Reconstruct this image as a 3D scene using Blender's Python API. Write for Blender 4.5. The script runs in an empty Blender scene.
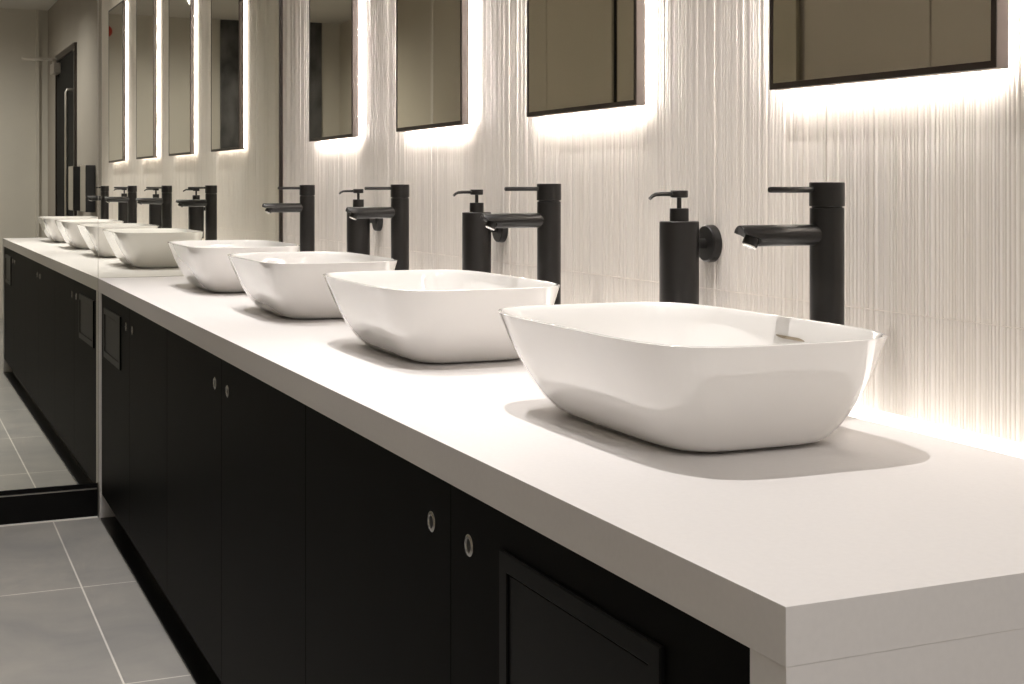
import bpy, bmesh, math, random
from mathutils import Vector, Matrix
random.seed(7)
sc = bpy.context.scene
C = sc.collection
PI = math.pi
# ------------------------------------------------------------------ axes: x runs along the vanity away from the viewer, y = towards the room (wall is at -y), z up
CAMZ = 1.155; TOPZ = CAMZ - .32
WE, WW = .6135, 1.2754          # counter front edge, wall face (distance from the viewer's line, towards the wall)
XA, XM = .885, 5.038            # near end of counter, far mirror
XEND, WOPP, CEIL = -2.85, -1.10, 2.72
STEP = .9127

# ------------------------------------------------------------------ materials
def mat(name, col, rough=.5, metal=0., spec=.5, noise=None, bump=None, coat=0., emit=None, ecol=None):
    m = bpy.data.materials.new(name); m.use_nodes = True
    nt = m.node_tree; b = nt.nodes['Principled BSDF']
    b.inputs['Base Color'].default_value = (*col, 1); b.inputs['Roughness'].default_value = rough
    b.inputs['Metallic'].default_value = metal; b.inputs['Specular IOR Level'].default_value = spec
    b.inputs['Coat Weight'].default_value = coat; b.inputs['Coat Roughness'].default_value = .03; b.inputs['Coat IOR'].default_value = 1.6
    tc = nt.nodes.new('ShaderNodeTexCoord')
    if noise:
        sc_, amt, stretch = noise
        mp = nt.nodes.new('ShaderNodeMapping'); mp.inputs['Scale'].default_value = stretch
        nt.links.new(tc.outputs['Object'], mp.inputs[0])
        n = nt.nodes.new('ShaderNodeTexNoise'); n.inputs['Scale'].default_value = sc_; n.inputs['Detail'].default_value = 5
        nt.links.new(mp.outputs[0], n.inputs['Vector'])
        r = nt.nodes.new('ShaderNodeValToRGB')
        r.color_ramp.elements[0].position = .3; r.color_ramp.elements[1].position = .7
        r.color_ramp.elements[0].color = tuple(c * (1 - amt) for c in col) + (1,)
        r.color_ramp.elements[1].color = tuple(min(1, c * (1 + amt)) for c in col) + (1,)
        nt.links.new(n.outputs['Fac'], r.inputs[0]); nt.links.new(r.outputs[0], b.inputs['Base Color'])
    if bump:
        n = nt.nodes.new('ShaderNodeTexNoise'); n.inputs['Scale'].default_value = bump[0]
        nt.links.new(tc.outputs['Object'], n.inputs['Vector'])
        bp = nt.nodes.new('ShaderNodeBump'); bp.inputs['Strength'].default_value = bump[1]; bp.inputs['Distance'].default_value = .002
        nt.links.new(n.outputs['Fac'], bp.inputs['Height']); nt.links.new(bp.outputs[0], b.inputs['Normal'])
    if emit:
        b.inputs['Emission Color'].default_value = (*ecol, 1); b.inputs['Emission Strength'].default_value = emit
    return m

WARM = (1., .87, .74)
M = {}
M['tile'] = mat('fluted_tile', (.77, .73, .68), .42, noise=(3.2, .05, (1, 1, .35)), spec=.4)
M['grout'] = mat('tile_grout', (.82, .77, .71), .8)
M['counter'] = mat('solid_surface', (.76, .738, .728), .42, spec=.4, noise=(140, .015, (1, 1, 1)))
M['porcelain'] = mat('white_porcelain', (.90, .885, .865), .05, spec=.8, noise=(2, .004, (1, 1, 1)), coat=1.)
M['slot'] = mat('overflow_shadow', (.30, .25, .18), .5)  # shade inside the overflow hole, painted as dark beige
M['black'] = mat('matt_black_metal', (.0115, .0105, .010), .32, spec=.40, bump=(900, .05))
M['cab'] = mat('black_laminate', (.0036, .0034, .0029), .5, spec=.035, noise=(5, .12, (1, 1, .3)))
M['flap'] = mat('black_flap', (.0050, .0050, .0048), .35, spec=.07, noise=(9, .08, (1, 1, 1)))
M['kick'] = mat('black_kickboard', (.003, .003, .003), .3, spec=.2, noise=(9, .08, (1, 1, 1)))
M['chrome'] = mat('chrome', (.80, .79, .77), .12, 1., bump=(300, .02))
M['lock'] = mat('lock_metal', (.50, .49, .47), .22, 1., bump=(300, .05))
M['keyhole'] = mat('keyhole_black', (.01, .01, .01), .5)
M['steel'] = mat('brushed_steel', (.62, .59, .55), .32, 1., noise=(40, .05, (1, 1, 8)))
M['bronze'] = mat('bronze_side', (.24, .205, .19), .42, .35, noise=(20, .04, (1, 1, 1)))
M['frame'] = mat('dark_bronze_frame', (.028, .020, .015), .35, .3, noise=(30, .06, (1, 1, 1)))
M['glass'] = mat('tinted_mirror', (.84, .81, .73), .015, 1., noise=(.5, .004, (1, 1, 1)))
M['glass_far'] = mat('large_mirror', (.93, .935, .87), .004, 1., noise=(.5, .004, (1, 1, 1)))
M['plaster'] = mat('taupe_plaster', (.35, .32, .28), .8, noise=(2.5, .03, (1, 1, 1)), bump=(60, .05))
M['endwall'] = mat('greige_plaster', (.60, .57, .51), .8, noise=(2.5, .03, (1, 1, 1)), bump=(60, .05))
M['ceil'] = mat('white_ceiling', (.66, .64, .605), .85, noise=(3, .02, (1, 1, 1)))
M['panel'] = mat('taupe_laminate', (.62, .575, .49), .5, noise=(2, .03, (1, 1, .4)))
M['white'] = mat('white_trim', (.80, .78, .74), .4, noise=(8, .02, (1, 1, 1)))
M['stone'] = mat('dark_marbled_stone', (.085, .085, .088), .35, noise=(3.2, .95, (1, 1.6, 1)))
M['door'] = mat('black_door', (.006, .006, .006), .55, spec=.05, noise=(4, .1, (1, 1, 1)))
M['red'] = mat('red_plastic', (.45, .04, .02), .4, noise=(30, .05, (1, 1, 1)))
M['dispb'] = mat('black_plastic', (.016, .017, .022), .3, noise=(12, .08, (1, 1, 1)))
M['led'] = mat('warm_led', (1, 1, 1), .5, emit=86., ecol=(1., .92, .85))
M['ledfoot'] = mat('warm_led_foot', (1, 1, 1), .5, emit=1.4, ecol=(1., .93, .87))
M['lens'] = mat('downlight_lens', (1, 1, 1), .5, emit=6., ecol=(1., .9, .8))

def floor_mat():
    m = mat('grey_floor_tile', (.3, .29, .275), .33, spec=.35)
    nt = m.node_tree; b = nt.nodes['Principled BSDF']; L = nt.links.new; N = nt.nodes.new
    tc = [n for n in nt.nodes if n.type == 'TEX_COORD'][0]
    mp = N('ShaderNodeMapping'); L(tc.outputs['Object'], mp.inputs[0])
    # joints: x = 4.176 - k*.855 ; y = -.4635 + k*.6
    mp.inputs['Location'].default_value = (-(4.165 - 5 * .852), .4615 + 4 * .86, 0)
    br = N('ShaderNodeTexBrick'); br.offset = 0; br.squash = 1
    br.inputs['Scale'].default_value = 1; br.inputs['Mortar Size'].default_value = .0024; br.inputs['Mortar Smooth'].default_value = .0
    br.inputs['Brick Width'].default_value = .852; br.inputs['Row Height'].default_value = .86
    br.inputs['Color1'].default_value = (.27, .263, .25, 1); br.inputs['Color2'].default_value = (.295, .288, .274, 1)
    br.inputs['Mortar'].default_value = (  .62, .60, .56, 1); br.inputs['Bias'].default_value = 0
    L(mp.outputs[0], br.inputs['Vector'])
    n1 = N('ShaderNodeTexNoise'); n1.inputs['Scale'].default_value = 3.0; n1.inputs['Detail'].default_value = 7; n1.inputs['Roughness'].default_value = .62
    n1.inputs['Distortion'].default_value = .8
    L(tc.outputs['Object'], n1.inputs['Vector'])
    r = N('ShaderNodeValToRGB'); r.color_ramp.elements[0].position = .32; r.color_ramp.elements[1].position = .7
    r.color_ramp.elements[0].color = (.83, .84, .86, 1); r.color_ramp.elements[1].color = (1.14, 1.12, 1.09, 1)
    L(n1.outputs['Fac'], r.inputs[0])
    mx = N('ShaderNodeMix'); mx.data_type = 'RGBA'; mx.blend_type = 'MULTIPLY'; mx.inputs['Factor'].default_value = 1
    L(br.outputs['Color'], mx.inputs['A']); L(r.outputs[0], mx.inputs['B']); L(mx.outputs['Result'], b.inputs['Base Color'])
    return m
M['floor'] = floor_mat()

# ------------------------------------------------------------------ mesh helpers (w = distance towards the vanity wall, so y = -w)
def P(x, w, z): return Vector((x, -w, z))
def box(bm, x0, x1, w0, w1, z0, z1, bev=0.):
    vs = [bm.verts.new(P(x, w, z)) for x in (x0, x1) for w in (w0, w1) for z in (z0, z1)]
    fs = [(0, 1, 3, 2), (4, 6, 7, 5), (0, 4, 5, 1), (2, 3, 7, 6), (0, 2, 6, 4), (1, 5, 7, 3)]
    nf = [bm.faces.new([vs[i] for i in f]) for f in fs]
    bmesh.ops.recalc_face_normals(bm, faces=nf)
    if bev:
        es = list({e for f in nf for e in f.edges})
        bmesh.ops.bevel(bm, geom=es, offset=bev, segments=2, profile=.6, affect='EDGES')
def rings(bm, loops, cap0=True, cap1=True):
    vv = [[bm.verts.new(p) for p in lp] for lp in loops]; n = len(vv[0]); fs = []
    for a, b in zip(vv, vv[1:]):
        for i in range(n): fs.append(bm.faces.new((a[i], a[(i + 1) % n], b[(i + 1) % n], b[i])))
    if cap0: fs.append(bm.faces.new(vv[0][::-1]))
    if cap1: fs.append(bm.faces.new(vv[-1]))
    bmesh.ops.recalc_face_normals(bm, faces=fs)
def lathe(bm, origin, axis, prof, seg=32):
    """prof: (distance along axis, radius)"""
    axis = Vector(axis).normalized(); u = axis.orthogonal().normalized(); v = axis.cross(u); o = Vector(origin)
    rings(bm, [[o + axis * d + (u * math.cos(2 * PI * k / seg) + v * math.sin(2 * PI * k / seg)) * r for k in range(seg)] for d, r in prof])
def tube(bm, pts, r, seg=12):
    pts = [Vector(p) for p in pts]; loops = []
    for i, p in enumerate(pts):
        d = (pts[min(i + 1, len(pts) - 1)] - pts[max(i - 1, 0)]).normalized()
        u = d.cross(Vector((1, 0, 0))).normalized(); v = d.cross(u)
        rr = r[i] if isinstance(r, (list, tuple)) else r
        loops.append([p + (u * math.cos(2 * PI * k / seg) + v * math.sin(2 * PI * k / seg)) * rr for k in range(seg)])
    rings(bm, loops)
def obj(name, bm, m, parent=None, smooth=False, loc=None):
    me = bpy.data.meshes.new(name); bm.to_mesh(me); bm.free(); me.materials.append(M[m] if isinstance(m, str) else m)
    o = bpy.data.objects.new(name, me); C.objects.link(o)
    if smooth:
        for p in me.polygons: p.use_smooth = True
        me.set_sharp_from_angle(angle=math.radians(38))
    if parent: o.parent = parent
    if loc is not None: o.location = loc
    return o
def mk(name, m, parent, *boxes, bev=0., **k):
    bm = bmesh.new()
    for b in boxes: box(bm, *b, bev=bev)
    return obj(name, bm, m, parent, **k)
def tag(o, label=None, cat=None, group=None, kind=None):
    if label: o['label'] = label
    if cat: o['category'] = cat
    if group: o['group'] = group
    if kind: o['kind'] = kind
    return o
def thing(name, label, cat, loc=(0, 0, 0), group=None):
    o = bpy.data.objects.new(name, None); o.empty_display_size = .05; C.objects.link(o); o.location = loc
    return tag(o, label, cat, group)
def struct(name, m, *boxes, parent=None, **k):
    o = mk(name, m, parent, *boxes, **k); o['kind'] = 'structure'; return o
def dup(root, loc, label):
    r = root.copy(); C.objects.link(r); r.location = loc; r['label'] = label
    for ch in list(root.children):
        c = ch.copy(); C.objects.link(c); c.parent = r
        for g in ch.children:
            d = g.copy(); C.objects.link(d); d.parent = c
    return r

# ------------------------------------------------------------------ the room
struct('floor', 'floor', (XEND - .1, XM + .12, WOPP - .1, WW + .1, -.06, 0))
struct('ceiling', 'ceil', (XEND - .1, XM + .12, WOPP - .1, WW + .1, CEIL, CEIL + .06))
struct('wall_opposite', 'panel', (XEND, XM + .1, WOPP - .1, WOPP, 0, CEIL))
struct('wall_near_end', 'endwall', (XEND - .1, XEND, WOPP, WW + .1, 0, CEIL))
struct('wall_beside_door', 'plaster', (XEND, .82, WW, WW + .1, 0, CEIL))

def fluted_wall():
    bm = bmesh.new()
    z_rows = [(TOPZ + .0006, .9775), (.9792, CEIL)]
    cols = []; x = .826
    edges = [.826, 1.135, 1.735, 2.335, 2.935, 3.535, 4.135, 4.735, XM + .012]
    for ri, (z0, z1) in enumerate(z_rows):
        rng = random.Random(40)
        for a, b in zip(edges, edges[1:]):
            a2, b2 = (a + .0008, b - .0008)
            y = rng.uniform(-.0004, .0004)
            pr = [(a2, 0.004)]; x = a2
            while x < b2 - .006:
                wdt = rng.choice((.0025, .0035, .0045, .0055, .007, .0085)); gap = rng.uniform(.0007, .0030); d = rng.choice((.0004, .0008, .0012, .0016, .0020))
                if x + wdt + gap > b2: wdt = max(.002, b2 - x - gap)
                pr += [(x, .0004), (x + wdt * .12, -d * .6), (x + wdt * .3, -d * .93), (x + wdt * .5, -d), (x + wdt * .7, -d * .93), (x + wdt * .88, -d * .6), (x + wdt, .0004), (x + wdt + gap * .2, .0017), (x + wdt + gap * .8, .0017)]
                x += wdt + gap
            pr.append((b2, .004))
            pr = [p for i, p in enumerate(pr) if p[0] <= b2 + 1e-6]
            lo = [bm.verts.new(P(px, WW + o + y, z0)) for px, o in pr]; hi = [bm.verts.new(P(px, WW + o + y, z1)) for px, o in pr]
            for i in range(len(pr) - 1): bm.faces.new((lo[i], hi[i], hi[i + 1], lo[i + 1]))
            # top and bottom edge of the tile
            for row, zz in ((lo, z0), (hi, z1)):
                bk = [bm.verts.new(P(px, WW + .006, zz)) for px, o in pr]
                for i in range(len(pr) - 1): bm.faces.new((row[i], row[i + 1], bk[i + 1], bk[i]))
    bmesh.ops.recalc_face_normals(bm, faces=bm.faces)
    o = obj('wall_vanity', bm, 'tile'); o['kind'] = 'structure'
    g = struct('trim_1', 'grout', (.822, XM + .1, WW + .0022, WW + .1, TOPZ + .0006, CEIL)); 
    struct('trim_9', 'grout', (.828, XM + .004, WW - .0012, WW + .003, .9776, .9791))
    struct('trim_2', 'white', (.822, XM + .1, WW + .035, WW + .1, 0, TOPZ + .0035))
fluted_wall()

# far wall that carries the big mirror (pivots about the counter's front corner, mirrors sit a hair out of square)
def rot_obj(o, eps):
    o.location = P(XM, WE, 0); o.rotation_euler = (0, 0, -eps)
def mbox(x0, x1, w0, w1, z0, z1): return (x0, x1, w0 - WE, w1 - WE, z0, z1)
E1, E2 = -.0083, -.0147
fw = struct('wall_mirror_end', 'plaster', mbox(.034, .12, WOPP, WW + .1, 0, CEIL)); rot_obj(fw, -.011)
mir = thing('full_height_mirror', 'full-height wall mirror closing the far end of the counter, doubling the row of basins', 'mirror', P(XM, WE, 0))
def pane(name, m, e, *b, parent=mir):
    o = mk(name, m, parent, *b); o.rotation_euler = (0, 0, -e); return o
pane('pane', 'glass_far', E1, mbox(.0, .006, WOPP + .02, WE - .0007, .118, CEIL - .02))
pane('pane', 'glass_far', E2, mbox(.0, .006, WE + .0007, WW - .014, TOPZ + .0005, CEIL - .02))
fr = pane('frame', 'frame', E2, mbox(-.006, .006, WW - .014, WW - .002, TOPZ + .001, CEIL - .001))
tag(fr, 'dark metal edge strip against the tiled wall')
pane('joint_strip', 'steel', (E1 + E2) / 2, mbox(.002, .008, WE - .0014, WE + .0014, TOPZ, CEIL - .02))
pane('backing', 'plaster', (E1 + E2) / 2, mbox(.018, .032, WOPP + .03, WW - .02, .12, CEIL - .02))
pl = struct('baseboard_mirror', 'kick', mbox(-.012, .02, WOPP + .02, WE - .004, 0, .098), mbox(-.004, .02, WOPP + .02, WE - .004, .102, .1165)); rot_obj(pl, E1)
pl2 = struct('trim_3', 'steel', mbox(-.0135, .0, WOPP + .02, WE - .006, .0985, .1015)); rot_obj(pl2, E1)
pl3 = struct('trim_4', 'white', mbox(-.018, -.0122, WOPP + .02, WE - .004, 0, .004)); rot_obj(pl3, E1)

# opposite wall: laminate panels and a white strip, only mirrors show them
bm = bmesh.new()
for a, b in ((4.195, 4.99), (3.27, 4.185), (2.32, 3.20), (1.38, 2.31), (.03, 1.37), (-.5, -.04)):
    box(bm, a, b, WOPP, WOPP + .018, .12, CEIL - .15, bev=.002)
o = obj('trim_5', bm, 'panel'); o['kind'] = 'structure'
struct('trim_6', 'door', (3.205, 3.265, WOPP, WOPP + .006, .1, CEIL - .15))
struct('trim_7', 'white', (-.03, .02, WOPP, WOPP + .024, .1, CEIL))
struct('wall_stone', 'stone', (XEND, XEND + .02, -.92, -.44, 0, CEIL))
struct('trim_8', 'endwall', (XEND, XEND + .03, 1.17, 1.20, 0, CEIL))

# door in the vanity wall behind the viewer, seen in the big mirror
DX0, DX1, DZ = -2.07, -.90, 2.20
struct('door_1_frame', 'frame', (DX0 - .05, DX0, WW - .02, WW, 0, DZ + .05), (DX1, DX1 + .05, WW - .02, WW, 0, DZ + .05), (DX0, DX1, WW - .02, WW, DZ, DZ + .05))
dr = struct('door_1', 'door', (DX0 + .005, DX1 - .005, WW - .012, WW, .008, DZ - .004), bev=.001)
bm = bmesh.new(); tube(bm, [P(DX1 - .12, WW - .012, 1.9), P(DX1 - .12, WW - .05, 1.9), P(DX1 - .12, WW - .06, 1.88), P(DX1 - .12, WW - .06, .75), P(DX1 - .12, WW - .05, .73), P(DX1 - .12, WW - .012, .73)], .011)
obj('door_handle', bm, 'steel', dr, smooth=True)
bm = bmesh.new(); box(bm, DX0 + .05, DX0 + .30, WW - .07, WW - .012, DZ - .115, DZ - .03, bev=.004)
box(bm, DX0 + .12, DX0 + .15, WW - .30, WW - .05, DZ - .005, DZ + .018, bev=.003); box(bm, DX0 + .12, DX0 + .15, WW - .06, WW - .03, DZ - .05, DZ + .01)
obj('door_closer', bm, 'steel', dr)

# ------------------------------------------------------------------ vanity counter: one waterfall piece
cnt = thing('vanity_counter', 'long white solid surface vanity counter with waterfall ends and a deep front lip', 'counter', P(XA, WE, 0))
cl = lambda o: setattr(o, 'location', -cnt.location)
XF = XM - .004
LW0, LW1 = 1.206, 1.2765      # light channel let into the back of the top
o = mk('countertop', 'counter', cnt, (XA, XM - .0015, WE, LW0, TOPZ - .0465, TOPZ), bev=.0006); cl(o)
o = mk('back_upstand', 'counter', cnt, (XA, XM - .0015, LW0, WW + .034, TOPZ - .0465, TOPZ - .010), (XA, XA + .012, LW0, WW + .002, TOPZ - .010, TOPZ), (XA, XM - .0015, LW1, WW + .034, TOPZ - .010, TOPZ)); cl(o)
o = mk('end_panel', 'counter', cnt, (XA + .0004, XA + .050, WE + .0006, WW + .03, 0, TOPZ - .0465)); cl(o)
o = mk('end_panel', 'counter', cnt, (XM - .050, XM - .004, WE + .0006, WW + .03, 0, TOPZ - .0465)); cl(o)
# light strip in the recess under the tiles
o = mk('led_strip', 'ledfoot', None, (XA + .0125, XM - .02, LW0 + .0005, LW1 - .0005, TOPZ - .0095, TOPZ - .0003), bev=.0006)
tag(o, 'warm white light strip glowing along the back edge of the counter under the tiles', 'light strip')

# ------------------------------------------------------------------ cabinets
WC = WE + .006
z1 = TOPZ - .050; z0 = .088
def cabinet(label, xa, xs, xb, flap=None):
    t = thing('vanity_cabinet', label, 'cabinet', P((xa + xb) / 2, WC + .02, 0), 'black cupboards under the counter')
    off = -t.location
    o = mk('carcass', 'cab', t, (xa + .001, xb - .001, WC + .021, WW - .05, .082, TOPZ - .048)); o.location = off
    for k, (a, b) in enumerate(((xa, xs), (xs, xb))):
        d = mk('door', 'cab', t, (a + .0007, b - .0007, WC, WC + .019, z0, z1), bev=.0009); d.location = off
        lx = xs + (-.062 if k == 0 else .068)
        bm = bmesh.new(); lathe(bm, P(lx, WC - .0, CAMZ - .431), (0, 1, 0), [(-.001, .0135), (.0008, .0135), (.0018, .0120), (.0018, .0088), (.0006, .0080), (.0010, .0010)], 28)
        l = obj('lock', bm, 'lock', d, smooth=True); l.data.materials.append(M['keyhole'])
        for p_ in l.data.polygons:
            if p_.index >= 28 * 4 and p_.center.y != 0: p_.material_index = 1 if (p_.index >= 28 * 4 and p_.index != 28 * 5) else 0; tag(l, 'round chrome cam lock')
        if flap == k:
            fa, fb, fz0, fz1 = (1.080, 1.447, CAMZ - .580, CAMZ - .4105) if k == 0 else (4.51, 4.90, CAMZ - .580, CAMZ - .4105)
            bm = bmesh.new(); m_ = .021
            # surround: a frame with sloped inner lip
            def loop(x0, x1, zz0, zz1, w): return [P(x0, w, zz0), P(x1, w, zz0), P(x1, w, zz1), P(x0, w, zz1)]
            rings(bm, [loop(fa, fb, fz0, fz1, WC), loop(fa, fb, fz0, fz1, WC - .0035), loop(fa + .0015, fb - .0015, fz0 + .0015, fz1 - .0015, WC - .005),
                       loop(fa + m_, fb - m_, fz0 + m_, fz1 - m_, WC - .005), loop(fa + m_ + .001, fb - m_ - .001, fz0 + m_ + .001, fz1 - m_ - .001, WC - .0042), loop(fa + m_ + .001, fb - m_ - .001, fz0 + m_ + .001, fz1 - m_ - .001, WC - .001)], cap0=False, cap1=False)
            tag(obj('flap_frame', bm, 'flap', d), 'raised black surround of the waste flap')
            f = mk('waste_flap', 'flap', d, (fa + m_ + .003, fb - m_ - .003, WC - .0025, WC - .0005, fz0 + m_ + .003, fz1 - m_ - .003), bev=.0008)
    return t
cabinet('black two-door cupboard with waste flap nearest the white counter end', .937, 1.611, 2.297, 0)
cabinet('black two-door cupboard without flap, in the middle of the three', 2.297, 2.983, 3.666)
cabinet('black two-door cupboard with waste flap, standing against the big mirror', 3.666, 4.332, XM - .050, 1)
kb = mk('kickboard', 'kick', None, (.937, XM - .052, WC + .045, WC + .063, 0, .081), (.937, XM - .052, WE + .001, WC + .045, 0, .006), bev=.0015)
tag(kb, 'low black kickboard along the floor under the cupboards', 'kickboard')

# ------------------------------------------------------------------ basins
NB = 120
def sq(a, b, n, cx, cw, z):
    out = []
    for k in range(NB):
        th = 2 * PI * k / NB; c, s = math.cos(th), math.sin(th)
        # spread samples so that the corners stay round
        r = 1 / (abs(c) ** n + abs(s) ** n) ** (1 / n)
        out.append(P(cx + cw * .45 + a * r * c, cw + b * r * s, z))
    return out
HR = .143; A1, B1, A0, B0 = .290, .172, .184, .108
dW = .021      # the foot sits a little towards the wall
def outer(s, off=0.):
    g = s ** .60
    return A0 + (A1 - A0) * g - off, B0 + (B1 - B0) * g - off, 5.2 - .5 * s, dW * (1 - g)
def make_basin():
    t = thing('vessel_basin', 'x', 'basin', (0, 0, 0), 'white vessel basins on the counter')
    bm = bmesh.new(); L = []
    L.append(sq(A0 - .006, B0 - .006, 5.2, 0, dW, .0015))
    for s in (0.0, .004, .012, .03, .06, .10, .16, .23, .32, .42, .53, .64, .75, .86, .95):
        a, b, n, dw = outer(s); L.append(sq(a, b, n, 0, dw, .0025 + (HR - .0025) * s))
    # rounded lip
    for k in range(1, 6):
        an = PI * k / 6; a, b, n, dw = outer(1.0, .0028 - .0028 * math.cos(an)); L.append(sq(a, b, n, 0, 0, HR - .0028 + .0028 * math.sin(an)))
    for s in (.94, .84, .72, .60, .48, .36, .26, .18):
        a, b, n, dw = outer(s, .0075); L.append(sq(a, b, n, 0, dw, HR * s))
    a, b, n, dw = outer(.13, .012); L.append(sq(a, b, n, 0, dw, HR * .135))
    for q, z in ((.86, .0165), (.6, .0150), (.3, .0135), (.12, .0125)): L.append(sq(a * q, b * q + .0, max(2, n * q), 0, dw, z))
    rings(bm, L)
    obj('bowl', bm, 'porcelain', t, smooth=True)
    bm = bmesh.new(); lathe(bm, P(0, dW, .011), (0, 0, 1), [(0, .030), (.004, .030), (.0055, .027), (.004, .022), (.006, .020), (.009, .012), (.0095, .002)], 32)
    tag(obj('drain', bm, 'chrome', t, smooth=True), 'round chrome waste cover')
    # overflow slot on the inside of the wall-side
    s = .815; a, b, n, dw = outer(s, .0075); s2 = .875; a2, b2, n2, dw2 = outer(s2, .0075)
    p = Vector((-.036, -(b + dw) + .0022, HR * s)); q = Vector((0, -(b2 + dw2), HR * s2)); up = (q - p).normalized(); nrm = Vector((0, up.z, -up.y))
    bm = bmesh.new(); L = []
    for (hw, hr, d) in ((.0310, .0085, .0005), (.0302, .0077, .0014), (.0294, .0069, .0014), (.0286, .0060, .0002)):
        lp = []
        for k in range(32):
            an = 2 * PI * k / 32; cx = (hw - hr) * (1 if math.cos(an) >= 0 else -1)
            lp.append(p + Vector((cx + hr * math.cos(an), 0, 0)) + up * hr * math.sin(an) + nrm * d)
        L.append(lp)
    rings(bm, L, cap0=False); tag(obj('overflow_slot', bm, 'slot', t, smooth=True), 'narrow overflow slot, its inner shade painted brownish')
    return t
b0 = make_basin()
BL = ['white rounded vessel basin nearest the near end of the counter, the largest in view',
      'white vessel basin second from the near counter end, under the second wall mirror',
      'white vessel basin third from the near counter end, partly behind the second basin',
      'white vessel basin beside the big end mirror, last of the row']
for i in range(4):
    loc = P(1.598 + i * STEP, .932, TOPZ)
    if i == 0: b0.location = loc; b0['label'] = BL[0]
    else: dup(b0, loc, BL[i])

# ------------------------------------------------------------------ taps
def make_tap():
    t = thing('basin_tap', 'x', 'tap', (0, 0, 0), 'tall black taps behind the basins')
    H = .3265; hh = .0345
    bm = bmesh.new(); lathe(bm, (0, 0, 0), (0, 0, 1), [(0, .0255), (.003, .0255), (.0035, .0237), (H - hh - .002, .0237), (H - hh - .001, .0228), (H - hh - .0008, .0212)], 40)
    obj('body', bm, 'black', t, smooth=True)
    bm = bmesh.new(); lathe(bm, (0, 0, H - hh - .001), (0, 0, 1), [(0, .0210), (.002, .0212), (.0022, .0238), (.003, .0245), (hh, .0245), (hh + .001, .0235)], 40)
    hd = obj('lever_head', bm, 'black', t, smooth=True)
    bm = bmesh.new(); lathe(bm, (0, .018, H - .0105), (0, 1, 0), [(0, .0042), (.076, .0042), (.0775, .0036)], 20)
    obj('lever', bm, 'black', hd, smooth=True)
    # spout: tube with obliquely cut end
    bm = bmesh.new(); r = .0146; zc = .2535; L = []; n = 40
    def ring(y, cut, rr, back=0.):
        out = []
        for k in range(n):
            sn = math.sin(2 * PI * k / n)
            drop = cut * max(0., min(1., (.25 - sn) / .55))
            out.append(Vector((rr * math.cos(2 * PI * k / n), y - drop, zc + rr * sn)))
        return out
    L = [ring(.016, 0, r), ring(.06, 0, r), ring(.1420, .0260, r), ring(.1432, .0260, r - .0008), ring(.1432, .0260, r - .0022), ring(.1412, .0250, r - .0028)]
    rings(bm, L); sp = obj('spout', bm, 'black', t, smooth=True)
    bm = bmesh.new(); ax = Vector((0, .42, -.90)).normalized(); c = Vector((0, .1215, zc - .0005)) - ax * .004
    lathe(bm, c, ax, [(0, .0108), (.0165, .0108), (.0180, .0100)], 28)
    obj('nozzle', bm, 'black', sp, smooth=True)
    bm = bmesh.new(); lathe(bm, c + ax * .0178, ax, [(0, .0098), (.0016, .0098), (.0022, .0086), (.0012, .006), (.0012, .001)], 28)
    tag(obj('aerator', bm, 'chrome', sp, smooth=True), 'shiny chrome outlet under the spout tip')
    return t
t0 = make_tap()
TL = ['tall matt black tap behind the nearest basin, seen large below the nearest wall mirror',
      'tall matt black tap behind the second basin from the near counter end',
      'tall matt black tap behind the third basin from the near counter end',
      'tall matt black tap nearest the big end mirror, its lever touching the dark mirror edge in view']
TL[3] = 'tall matt black tap of the basin beside the big end mirror'
for i in range(4):
    loc = P(1.595 + i * STEP, 1.174, TOPZ)
    if i == 0: t0.location = loc; t0['label'] = TL[0]
    else: dup(t0, loc, TL[i])

# ------------------------------------------------------------------ soap dispensers fixed to the wall
def make_soap():
    t = thing('soap_dispenser', 'x', 'soap dispenser', (0, 0, 0), 'black soap dispensers on the tiled wall')
    top = .170
    bm = bmesh.new(); lathe(bm, (0, 0, 0), (0, 0, 1), [(0, .032), (.0015, .0338), (top - .0015, .0338), (top, .0325)], 40); obj('bottle', bm, 'black', t, smooth=True)
    bm = bmesh.new(); lathe(bm, (0, 0, top), (0, 0, 1), [(0, .0162), (.021, .0162), (.022, .0152)], 28); obj('collar', bm, 'black', t, smooth=True)
    bm = bmesh.new(); lathe(bm, (0, 0, top + .022), (0, 0, 1), [(0, .0040), (.0185, .0040)], 16); obj('pump_stem', bm, 'black', t, smooth=True)
    bm = bmesh.new(); lathe(bm, (0, 0, top + .0400), (0, 0, 1), [(0, .0125), (.001, .0150), (.0115, .0150), (.0125, .0142)], 28); hd = obj('pump_head', bm, 'black', t, smooth=True)
    bm = bmesh.new(); z = top + .0465
    tube(bm, [(0, .010, z), (0, .035, z), (0, .046, z - .0008), (0, .053, z - .004), (0, .0575, z - .0085)], [.0038, .0036, .0033, .0030, .0028], 14)
    obj('pump_nozzle', bm, 'black', hd, smooth=True)
    W = WW - 1.2085
    bm = bmesh.new(); lathe(bm, (0, -.031, .131), (0, -1, 0), [(0, .0085), (W - .040, .0085)], 24); obj('bracket_arm', bm, 'black', t, smooth=True)
    bm = bmesh.new(); lathe(bm, (0, -(W - .0165), .131), (0, -1, 0), [(0, .0295), (.002, .0315), (.0125, .0325), (.0150, .0325)], 40); obj('wall_flange', bm, 'black', t, smooth=True)
    return t
s0 = make_soap()
SL = ['black cylinder soap dispenser between the two nearest taps',
      'black cylinder soap dispenser between the second and third taps',
      'black cylinder soap dispenser between the third tap and the tap beside the end mirror']
for i in range(3):
    loc = P(2.057 + i * .919, 1.2085, 1.0965 - .170)
    if i == 0: s0.location = loc; s0['label'] = SL[0]
    else: dup(s0, loc, SL[i])

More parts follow.
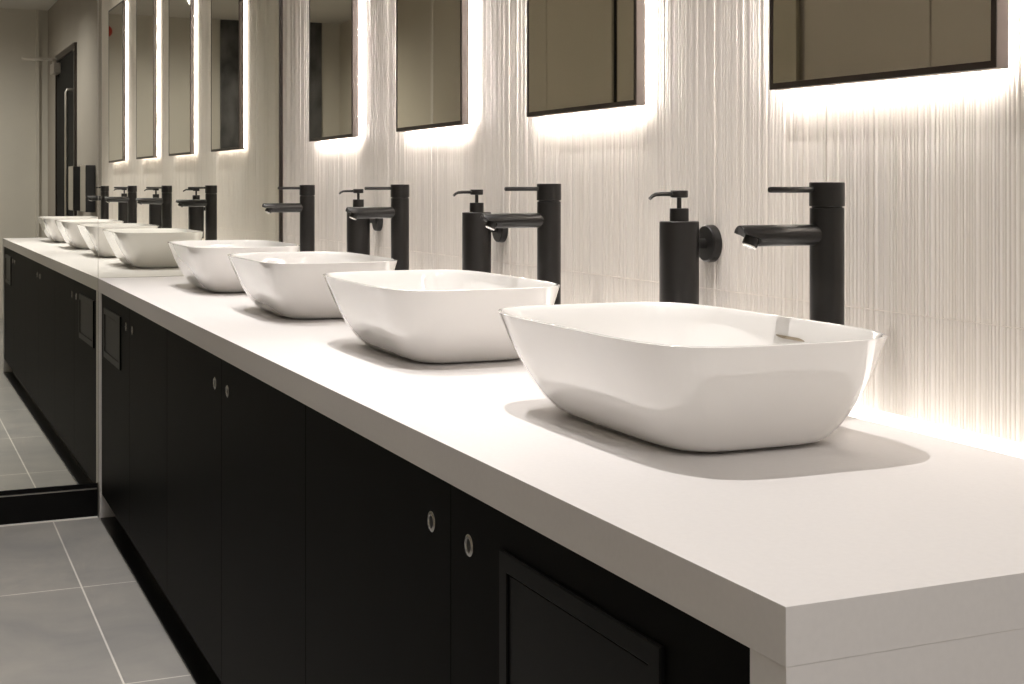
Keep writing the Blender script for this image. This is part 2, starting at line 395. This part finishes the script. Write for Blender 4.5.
# ------------------------------------------------------------------ backlit wall mirrors
MW, MH = .495, .93
def make_mirror():
    t = thing('backlit_mirror', 'x', 'mirror', (0, 0, 0), 'backlit rectangular mirrors on the tiled wall')
    D = .0195; f = .0098; h2 = MW / 2
    def lp(i, w, b=0.): return [P(-h2 + i, w, i), P(h2 - i, w, i), P(h2 - i, w, MH - i), P(-h2 + i, w, MH - i)]
    bm = bmesh.new(); rings(bm, [lp(.0, D), lp(.0, .0012), lp(.0008, .0004)], cap0=True, cap1=True); tag(obj('housing', bm, 'bronze', t), 'grey-brown metal sides')
    bm = bmesh.new(); rings(bm, [lp(.0006, .0004), lp(.0006, -.0006), lp(f, -.0006), lp(f, .0002)], cap0=False, cap1=False); tag(obj('frame', bm, 'frame', t), 'thin dark frame round the glass')
    bm = bmesh.new(); box(bm, -h2 + f, h2 - f, -.0001, .0003, f, MH - f); tag(obj('glass', bm, 'glass', t), 'brown tinted mirror glass')
    i = .007; s = .009; w0, w1 = D + .0005, D + .0065
    bm = bmesh.new()
    box(bm, -h2 + i, -h2 + i + s, w0, w1, i, MH - i); box(bm, h2 - i - s, h2 - i, w0, w1, i, MH - i)
    box(bm, -h2 + i + s, h2 - i - s, w0, w1, i, i + s); box(bm, -h2 + i + s, h2 - i - s, w0, w1, MH - i - s, MH - i)
    tag(obj('light_strip', bm, 'led', t), 'warm light strip round the back')
    bm = bmesh.new()
    box(bm, -.15, .15, D + .0005, WW - 1.2385 - .0026, MH * .7, MH * .7 + .05)
    obj('wall_bracket', bm, 'steel', t)
    return t
m0 = make_mirror()
ML = ['backlit mirror in dark frame above the nearest basin, cut by the top of the view',
      'backlit mirror in dark frame above the second basin from the near counter end',
      'narrow-looking backlit mirror above the third basin from the near counter end',
      'backlit mirror in dark frame closest to the big end mirror']
for i, xc in enumerate((1.584, 2.511, 3.393, 4.298)):
    loc = P(xc, 1.2385, CAMZ + .1520)
    if i == 0: m0.location = loc; m0['label'] = ML[0]
    else: dup(m0, loc, ML[i])
m0.location.z -= .0025; m0.rotation_euler = (0, math.radians(-.5), 0)

# ------------------------------------------------------------------ towel dispensers beyond the near counter end, seen in the big mirror
def make_towel():
    t = thing('towel_dispenser', 'x', 'towel dispenser', (0, 0, 0), 'towel dispensers between door and counter')
    bm = bmesh.new(); box(bm, -.25, 0, -.066, -.001, 0, .325, bev=.004); obj('body', bm, 'dispb', t)
    bm = bmesh.new(); box(bm, -.250, .0, -.0705, -.0665, .004, .328, bev=.001); tag(obj('cover', bm, 'steel', t), 'steel front cover')
    return t
w0_ = make_towel()
w0_.location = P(.14, WW, .98); w0_['label'] = 'black and steel towel dispenser nearer the counter end, reflected in the big mirror'
dup(w0_, P(-.53, WW, .98), 'black and steel towel dispenser nearer the door, reflected in the big mirror')
al = thing('fire_alarm', 'small round red fire alarm high on the end wall, reflected in the mirrors', 'fire alarm', P(XEND, .60, 2.56))
bm = bmesh.new(); lathe(bm, (0, 0, 0), (1, 0, 0), [(0, .055), (.03, .055), (.045, .045), (.055, .02)], 28); obj('sounder', bm, 'red', al, smooth=True)
bm = bmesh.new(); lathe(bm, (.055, 0, 0), (1, 0, 0), [(0, .012), (.006, .010)], 16); obj('lens', bm, 'red', al, smooth=True)

# ------------------------------------------------------------------ lights
def make_down():
    t = thing('ceiling_downlight', 'x', 'downlight', (0, 0, 0), 'small round ceiling downlights')
    bm = bmesh.new(); lathe(bm, (0, 0, 0), (0, 0, -1), [(0, .05), (.004, .05), (.006, .046), (.006, .036), (.002, .034)], 32); obj('trim_ring', bm, 'white', t, smooth=True)
    bm = bmesh.new(); lathe(bm, (0, 0, -.0022), (0, 0, -1), [(0, .030), (.001, .028)], 24); obj('lens', bm, 'lens', t, smooth=True)
    return t
d0 = make_down(); first = True
def spot(x, w, power, size=100, blend=.8, rad=.02, label=''):
    global first
    loc = P(x, w, CEIL)
    if first: d0.location = loc; d0['label'] = label; first = False
    else: dup(d0, loc, label)
    l = bpy.data.lights.new('downlight_beam', 'SPOT'); l.energy = power; l.spot_size = math.radians(size); l.spot_blend = blend
    l.shadow_soft_size = rad; l.color = (1., .955, .92)
    o = bpy.data.objects.new('downlight_beam', l); C.objects.link(o); o.location = loc + Vector((0, 0, -.012))
names = ['nearest basin', 'second basin', 'third basin', 'basin beside the end mirror']
for i in range(4): spot(1.70 + i * STEP, .61, (88, 74, 66, 57)[i], 80, .8, .020, 'small round ceiling downlight above the ' + names[i])
spot(-.45, .45, 105, 150, .9, .05, 'small round ceiling downlight over the floor before the near counter end')
spot(2.2, .36, 52, 68, .7, .05, 'small round ceiling downlight over the middle of the aisle')
spot(4.1, .36, 72, 68, .7, .05, 'small round ceiling downlight over the aisle near the end mirror')
spot(-1.5, .1, 150, 170, .9, .05, 'small round ceiling downlight in front of the black door')

w = bpy.data.worlds.new('room_air'); sc.world = w; w.use_nodes = True
w.node_tree.nodes['Background'].inputs[0].default_value = (.9, .88, .85, 1); w.node_tree.nodes['Background'].inputs[1].default_value = .02

# ------------------------------------------------------------------ camera
cd = bpy.data.cameras.new('camera'); cam = bpy.data.objects.new('camera', cd); C.objects.link(cam); sc.camera = cam
F = 1386.9; TH = .4112; VH = 186.9
cd.sensor_width = 36; cd.lens = F / 1024 * 36; cd.shift_y = -(342 - VH) / 1024; cd.clip_start = .02
cam.location = (0, 0, CAMZ); cam.rotation_euler = (PI / 2, 0, -(PI / 2 + TH))
sc.view_settings.view_transform = 'Standard'; sc.view_settings.look = 'None'; sc.view_settings.gamma = 1
sc.view_settings.use_curve_mapping = False; sc.view_settings.exposure = 0.0
cy = sc.cycles
cy.max_bounces = 14; cy.diffuse_bounces = 6; cy.glossy_bounces = 10; cy.sample_clamp_indirect = 4.; cy.caustics_reflective = True; cy.blur_glossy = .5; cy.caustics_refractive = False
cy.use_denoising = True
try: cy.denoiser = 'OPENIMAGEDENOISE'
except Exception: pass
